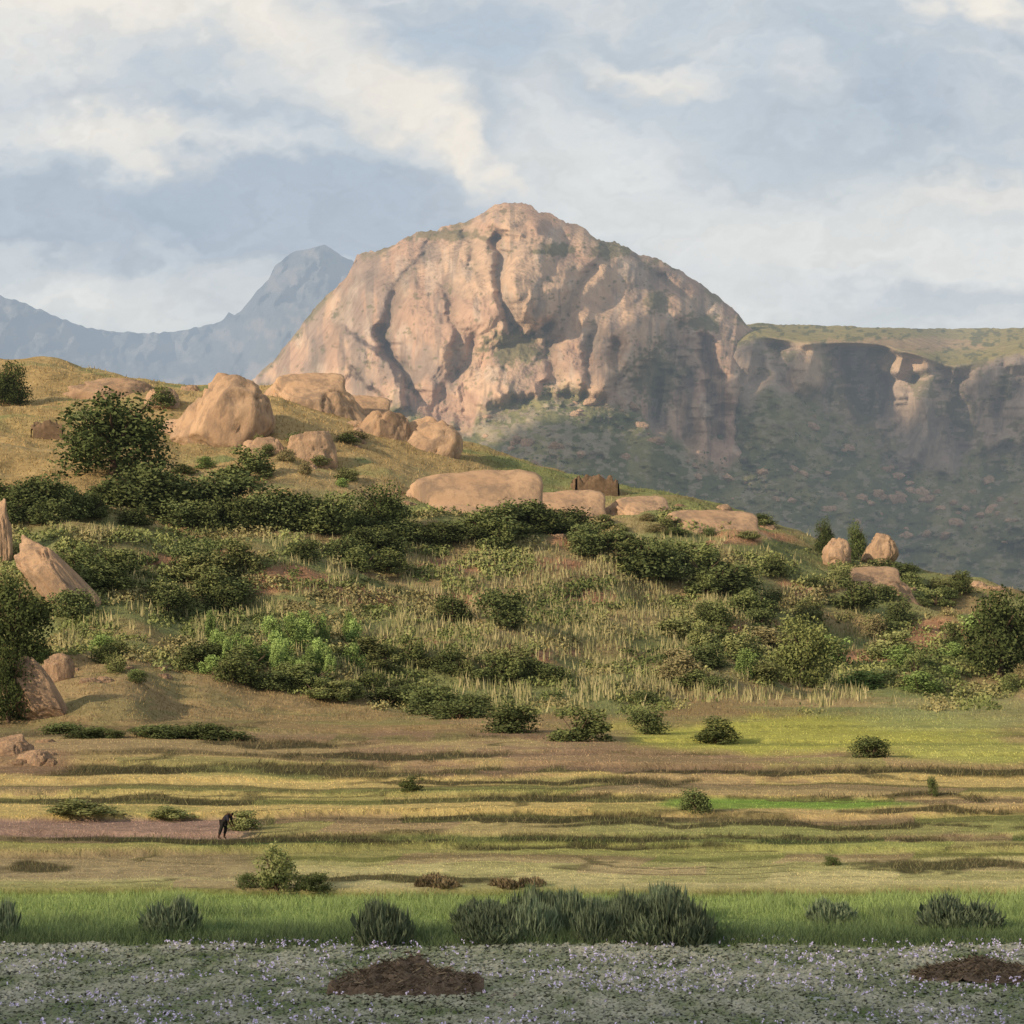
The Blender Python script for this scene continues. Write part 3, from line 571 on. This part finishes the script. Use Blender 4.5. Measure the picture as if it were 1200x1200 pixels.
ok=(P[:,1]<dist_at(p,pl(p,RID)+2)+5)&(r>pl(p,RID)-2);p,r,P=p[ok],r[ok],P[ok]
c=fieldcol(p,r,P[:,0],P[:,1])*rng.uniform(.75,1.4,len(p))[:,None]
blades('hillside_grass',P,rng.uniform(.2,.55,len(p))*P[:,1]/350,.08*P[:,1]/350,c,.5,('dry and green grass growing over the hillside','grass'))
p,r,P=scatter(34000,60,1060,620,835)
ok=(fbm(p/40.,r/12.,50,3)+.6*blob(p,r,690,735,270,100)+.1>.32)&(r<pl(p,VEG)-4);p,r,P=p[ok],r[ok],P[ok];N=len(p)
c=lerp(V3(.22,.23,.10),V3(.48,.42,.23),rng.uniform(0,1,N)[:,None])
blades('pale_stalks',P,rng.uniform(.6,1.7,N),.13,c,.16,('pale upright crop stalks standing in the overgrown middle slope','crop'))
p,r,P=scatter(24000,-40,1240,600,842)
n=fbm(p/50.,r/14.,60,4);ok=(n+.15*blob(p,r,450,700,500,110)-.5*blob(p,r,250,815,220,30)-.2*blob(p,r,640,730,160,60)>.04)&(r>pl(p,RID)+12)&(r<pl(p,VEG)+8*n);p,r,P,n=p[ok],r[ok],P[ok],n[ok];k=13;N=len(p)
sz=rng.uniform(.3,1.5,N)*P[:,1]/330
dv=rng.normal(size=(N,k,3));dv[...,2]=np.abs(dv[...,2]);dv/=np.linalg.norm(dv,axis=2)[...,None]
cc=(P[:,None,:]+dv*sz[:,None,None]*rng.uniform(.4,1,(N,k,1))).reshape(-1,3)
tone=np.repeat(np.clip(.5+.6*fbm(p/60.,r/22.,77,2),0,1),k)*.75+.25*rng.uniform(0,1,N*k);dry=np.repeat(ss(-.1,.5,vn(p/50.,r/18.,88)),k)[:,None]
col=V3(.075,.10,.036)*(1-tone[:,None])+V3(.27,.29,.11)*tone[:,None];col=col*(1-dry*.6)+V3(.31,.25,.13)*dry*.6
nn=dv.reshape(-1,3)+.6*rng.normal(size=(N*k,3));nn/=np.linalg.norm(nn,axis=1)[:,None]
o=obj('undergrowth',leaves_mesh('undergrowth',cc,nn,.25*np.repeat(P[:,1]/330,k)*rng.uniform(.6,1.3,N*k),col),M_grass);tag(o,'low leafy undergrowth covering the hillside between the shrubs','undergrowth',kind='stuff')
N=3200;pp=rng.uniform(540,1230,N);rw=rng.uniform(440,690,N);lo=np.where(pp<925,d_base(pp),p_base(pp)+12);ok=(rw>lo-6+14*vn(pp/12.,rw/8.))&(fbm(pp/40.,rw/20.,91,3)>-.1);pp,rw=pp[ok],rw[ok]
Y1=d_rel(pp,rw);Y2=np.where(pp>800,p_rel(pp,rw),1e9);Y=np.minimum(np.where(pp<1070,Y1,1e9),Y2);P=np.stack([(pp-600)/F*Y,Y,CAMZ+(HR-rw)*Y/F-1.5],-1);N=len(pp);k=12
dv=rng.normal(size=(N,k,3));dv/=np.linalg.norm(dv,axis=2)[...,None]
cc=(P[:,None,:]+dv*rng.uniform(1.,3.,(N,1,1))).reshape(-1,3);tone=rng.uniform(0,1,(N*k,1))
o=obj('mountain_scrub',leaves_mesh('mountain_scrub',cc,dv.reshape(-1,3)+V3(0,-.3,.6),rng.uniform(.7,1.4,N*k),V3(.085,.10,.05)*(1-tone)+V3(.16,.17,.085)*tone),M_grass);tag(o,'dark scrub dotted over the slopes below the mountain cliffs','scrub',kind='stuff')
# water hyacinth
N=110000;d_=np.sqrt(rng.uniform(54**2,82.5**2,N));x=rng.uniform(-.235,.235,N)*d_;w_=fbm(x/3.,d_/3.,80,3);w3=fbm(x/.8,d_/1.3,82,3)
P=np.stack([x,d_,-.26+rng.uniform(.0,.08,N)+.05*w_+.05*w3],-1);nn=rng.normal(size=(N,3))*.3+V3(0,-.2,.9);nn/=np.linalg.norm(nn,axis=1)[:,None]
t=np.clip(rng.uniform(0,1,N)*.25+.3*w_+.45*w3+.42,0,1)[:,None];col=V3(.15,.20,.085)*(1-t)+V3(.53,.52,.42)*t
o=obj('water_hyacinth',leaves_mesh('water_hyacinth',P,nn,rng.uniform(.04,.095,N),col,.85),M_grass);tag(o,'dense mat of grey green water hyacinth leaves covering the water','water plants',kind='stuff')
N=5200;d_=np.sqrt(rng.uniform(54**2,82**2,N));x=rng.uniform(-.235,.235,N)*d_;ok=fbm(x/2.5,d_/2.5,81,3)+rng.uniform(-.6,.5,N)>0;x,d_=x[ok],d_[ok];N=len(x);k=4
P=(np.stack([x,d_,0*x-.06],-1)[:,None,:]+rng.normal(size=(N,k,3))*V3(.03,.03,.03)).reshape(-1,3);nn=rng.normal(size=(N*k,3))+V3(0,-.2,.8);nn/=np.linalg.norm(nn,axis=1)[:,None]
t=rng.uniform(0,1,(N*k,1));o=obj('hyacinth_flowers',leaves_mesh('hyacinth_flowers',P,nn,rng.uniform(.025,.045,N*k),V3(.50,.43,.68)*(1-t)+V3(.70,.64,.80)*t,.8),M_grass);tag(o,'pale lilac hyacinth flowers dotted over the leaf mat','flowers',kind='stuff')
# ------------------------------------------------------------ straw heaps
def heap(px,base,w,h,label,seed):
    d=F*(CAMZ+.2)/(base-HR);s=d/F;W=w*s;Hh=h*s;x=(px-600)/F*d;e=empty('straw_heap',(x,d,-.3))
    g=np.linspace(-1,1,90);a,b=np.meshgrid(g,g);r_=np.sqrt(a*a+b*b)+.16*vn(a*3+seed,b*3)
    zz=np.clip(1-r_,0,1)**.5*(.75+.45*fbm(a*2.5+seed,b*2.5,0,4))+.12*fbm(a*12,b*12,seed,4)*(r_<.95)-.1*(r_>.95)
    V=np.stack([a*W/2*1.05,b*W/2*.5,zz*Hh*1.2],-1);obj('mound',mesh_np('mound',V,gridf(90,90)),M_straw,e)
    N=4200;i=rng.integers(4,86,N);j=rng.integers(4,86,N);ok=r_[i,j]<.97;Q=V[i,j][ok];N=len(Q);Q=Q+rng.normal(size=(N,3))*.03;a=rng.uniform(0,6.28,N);L=rng.uniform(.06,.28,N)
    dv=np.stack([np.cos(a),np.sin(a),rng.uniform(-.5,.8,N)],-1)*L[:,None];u=V3(0,0,.010)+rng.normal(size=(N,3))*.006
    t=rng.uniform(0,1,(N,1))**1.2;col=V3(.07,.055,.042)*(1-t)+V3(.38,.30,.21)*t
    obj('stalks',mesh_np('stalks',np.stack([Q-u,Q+u,Q+dv+u,Q+dv-u],1).reshape(-1,3),np.arange(4*N).reshape(N,4),np.repeat(col,4,0),False),M_grass,e)
    tag(e,label,'heap')
heap(475,1162,176,44,'large brown heap of rotting stalks floating left of centre among the water plants',1.)
heap(1150,1144,165,24,'low brown heap of rotting stalks at the right edge of the water plants',5.)
# ------------------------------------------------------------ stone ruins
def ruin(px,base,w,h,label):
    d=float(dist_at(px,base)[0])+1;s=d/F;W=w*s;Hh=h*s;z=float(H(np.array([px]),np.array([d]))[0]);e=empty('stone_ruin',((px-600)/F*d,d,z-.5),.15)
    def wall(cx,cy,L,ang,hh):
        n=40;xs=np.linspace(-L/2,L/2,n);top=hh*(.85+.22*vn(xs*.8+cx,xs*0+cy,3.)+.08*vn(xs*3,xs*0+cy,5.))
        V=[];Fc=[]
        prof=[(-.45,0),(-.42,.35),(-.38,.7),(-.34,1),(.34,1),(.38,.7),(.45,0)]
        for i,x in enumerate(xs):
            for (yy_,zz_) in prof:
                y=yy_+.07*float(vn(x*1.7,zz_*4+cy,2.+ang));V.append((cx+x*math.cos(ang)-y*math.sin(ang),cy+x*math.sin(ang)+y*math.cos(ang),zz_*top[i]))
        k=len(prof)
        for i in range(n-1):
            for j in range(k-1):Fc.append((i*k+j,(i+1)*k+j,(i+1)*k+j+1,i*k+j+1))
        obj('wall',mesh_np('wall',V,Fc,None,False),M_stone,e)
    wall(0,0,W,0,Hh);wall(-W/2,W*.35,W*.7,math.pi/2,Hh*.9);wall(W/2,W*.35,W*.7,math.pi/2,Hh*.8);wall(0,W*.7,W,0,Hh*1.1)
    tag(e,label,'ruin')
ruin(700,582,48,26,'low roofless brown stone enclosure on the hill crest in the middle')
ruin(56,516,34,24,'small brown stone enclosure left of the big dark tree')
# ------------------------------------------------------------ bending farmer
def skin(name,pts,edges,rad,mat,parent):
    me=bpy.data.meshes.new(name);me.from_pydata(pts,edges,[]);o=obj(name,me,mat,parent)
    md=o.modifiers.new('skin','SKIN');me.skin_vertices[0].data[0].use_root=True
    for v,r_ in zip(me.skin_vertices[0].data,rad):v.radius=(r_,r_)
    sd=o.modifiers.new('s','SUBSURF');sd.levels=1;sd.render_levels=2;return o
d=float(dist_at(262,983)[0]);e=empty('person',((262-600)/F*d,d,float(H(np.array([262.]),np.array([d]))[0])),-.3)
Msk=mat_plain('dark_skin',(.06,.035,.022));Mcl=mat_plain('dark_shirt',(.03,.03,.04));Mtr=mat_plain('dark_trousers',(.025,.023,.022));Mha=mat_plain('black_hair',(.01,.01,.01))
B=[(0,0,.80),(.12,0,1.0),(.27,0,1.14),(.36,0,1.16),(.46,0,1.12),(0,.1,.78),(.06,.13,.44),(-.05,.14,.06),(.08,.14,.02),(0,-.1,.78),(-.08,-.14,.44),(-.2,-.15,.06),(-.07,-.15,.02),(.27,.19,1.10),(.32,.22,.84),(.42,.18,.62),(.46,.17,.54),(.27,-.19,1.10),(.34,-.22,.84),(.46,-.16,.64),(.5,-.15,.56)]
E=[(0,1),(1,2),(2,3),(3,4),(0,5),(5,6),(6,7),(7,8),(0,9),(9,10),(10,11),(11,12),(2,13),(13,14),(14,15),(15,16),(2,17),(17,18),(18,19),(19,20)]
Rr=[.13,.13,.13,.055,.1,.09,.062,.045,.035,.09,.062,.045,.035,.06,.045,.034,.03,.06,.045,.034,.03]
skin('body',B,E,Rr,Msk,e)
skin('shirt',[B[i] for i in (0,1,2,13,14,17,18)],[(0,1),(1,2),(2,3),(3,4),(2,5),(5,6)],[.15,.15,.155,.08,.06,.08,.06],Mcl,e)
skin('trousers',[B[i] for i in (0,5,6,9,10)]+[(-.02,.14,.2),(-.16,-.15,.2)],[(0,1),(1,2),(0,3),(3,4),(2,5),(4,6)],[.15,.11,.085,.11,.085,.075,.075],Mtr,e)
skin('hair',[(.42,0,1.19),(.50,0,1.16)],[(0,1)],[.1,.09],Mha,e)
tag(e,'person in dark clothes bending forward in the brown terrace field on the left','person')
# ------------------------------------------------------------ daylight
W=bpy.data.worlds.new('World');S.world=W;W.use_nodes=True;t=W.node_tree;t.nodes.clear();N=t.nodes;L=t.links
sky=N.new('ShaderNodeTexSky');sky.sky_type='NISHITA';sky.sun_disc=False;sky.sun_elevation=SUN_EL;sky.sun_rotation=SUN_AZ
sc=N.new('ShaderNodeVectorMath');sc.operation='SCALE';L.new(sky.outputs[0],sc.inputs[0]);sc.inputs['Scale'].default_value=.1
mx=mixc(t,.6,sc.outputs[0],(.66,.65,.62))
bg=N.new('ShaderNodeBackground');L.new(mx,bg.inputs[0]);bg.inputs[1].default_value=1.12;wo=N.new('ShaderNodeOutputWorld');L.new(bg.outputs[0],wo.inputs[0])
W.cycles.sampling_method='MANUAL';W.cycles.sample_map_resolution=256
sl=bpy.data.lights.new('sun','SUN');sl.energy=4.8;sl.angle=math.radians(1.4);sl.color=(1,.80,.57);so=bpy.data.objects.new('sun',sl);C.objects.link(so)
so.rotation_euler=Vector(SD).to_track_quat('Z','Y').to_euler();so.location=(-100,-50,100)
# ------------------------------------------------------------ camera
cd=bpy.data.cameras.new('camera');co=bpy.data.objects.new('camera',cd);C.objects.link(co);co.location=(0,0,CAMZ);co.rotation_euler=(math.pi/2,0,0)
cd.sensor_width=36;cd.lens=F/1200*36;cd.shift_y=.125;cd.clip_start=.5;cd.clip_end=40000;S.camera=co
S.view_settings.view_transform='Standard';S.view_settings.look='None';S.view_settings.exposure=0
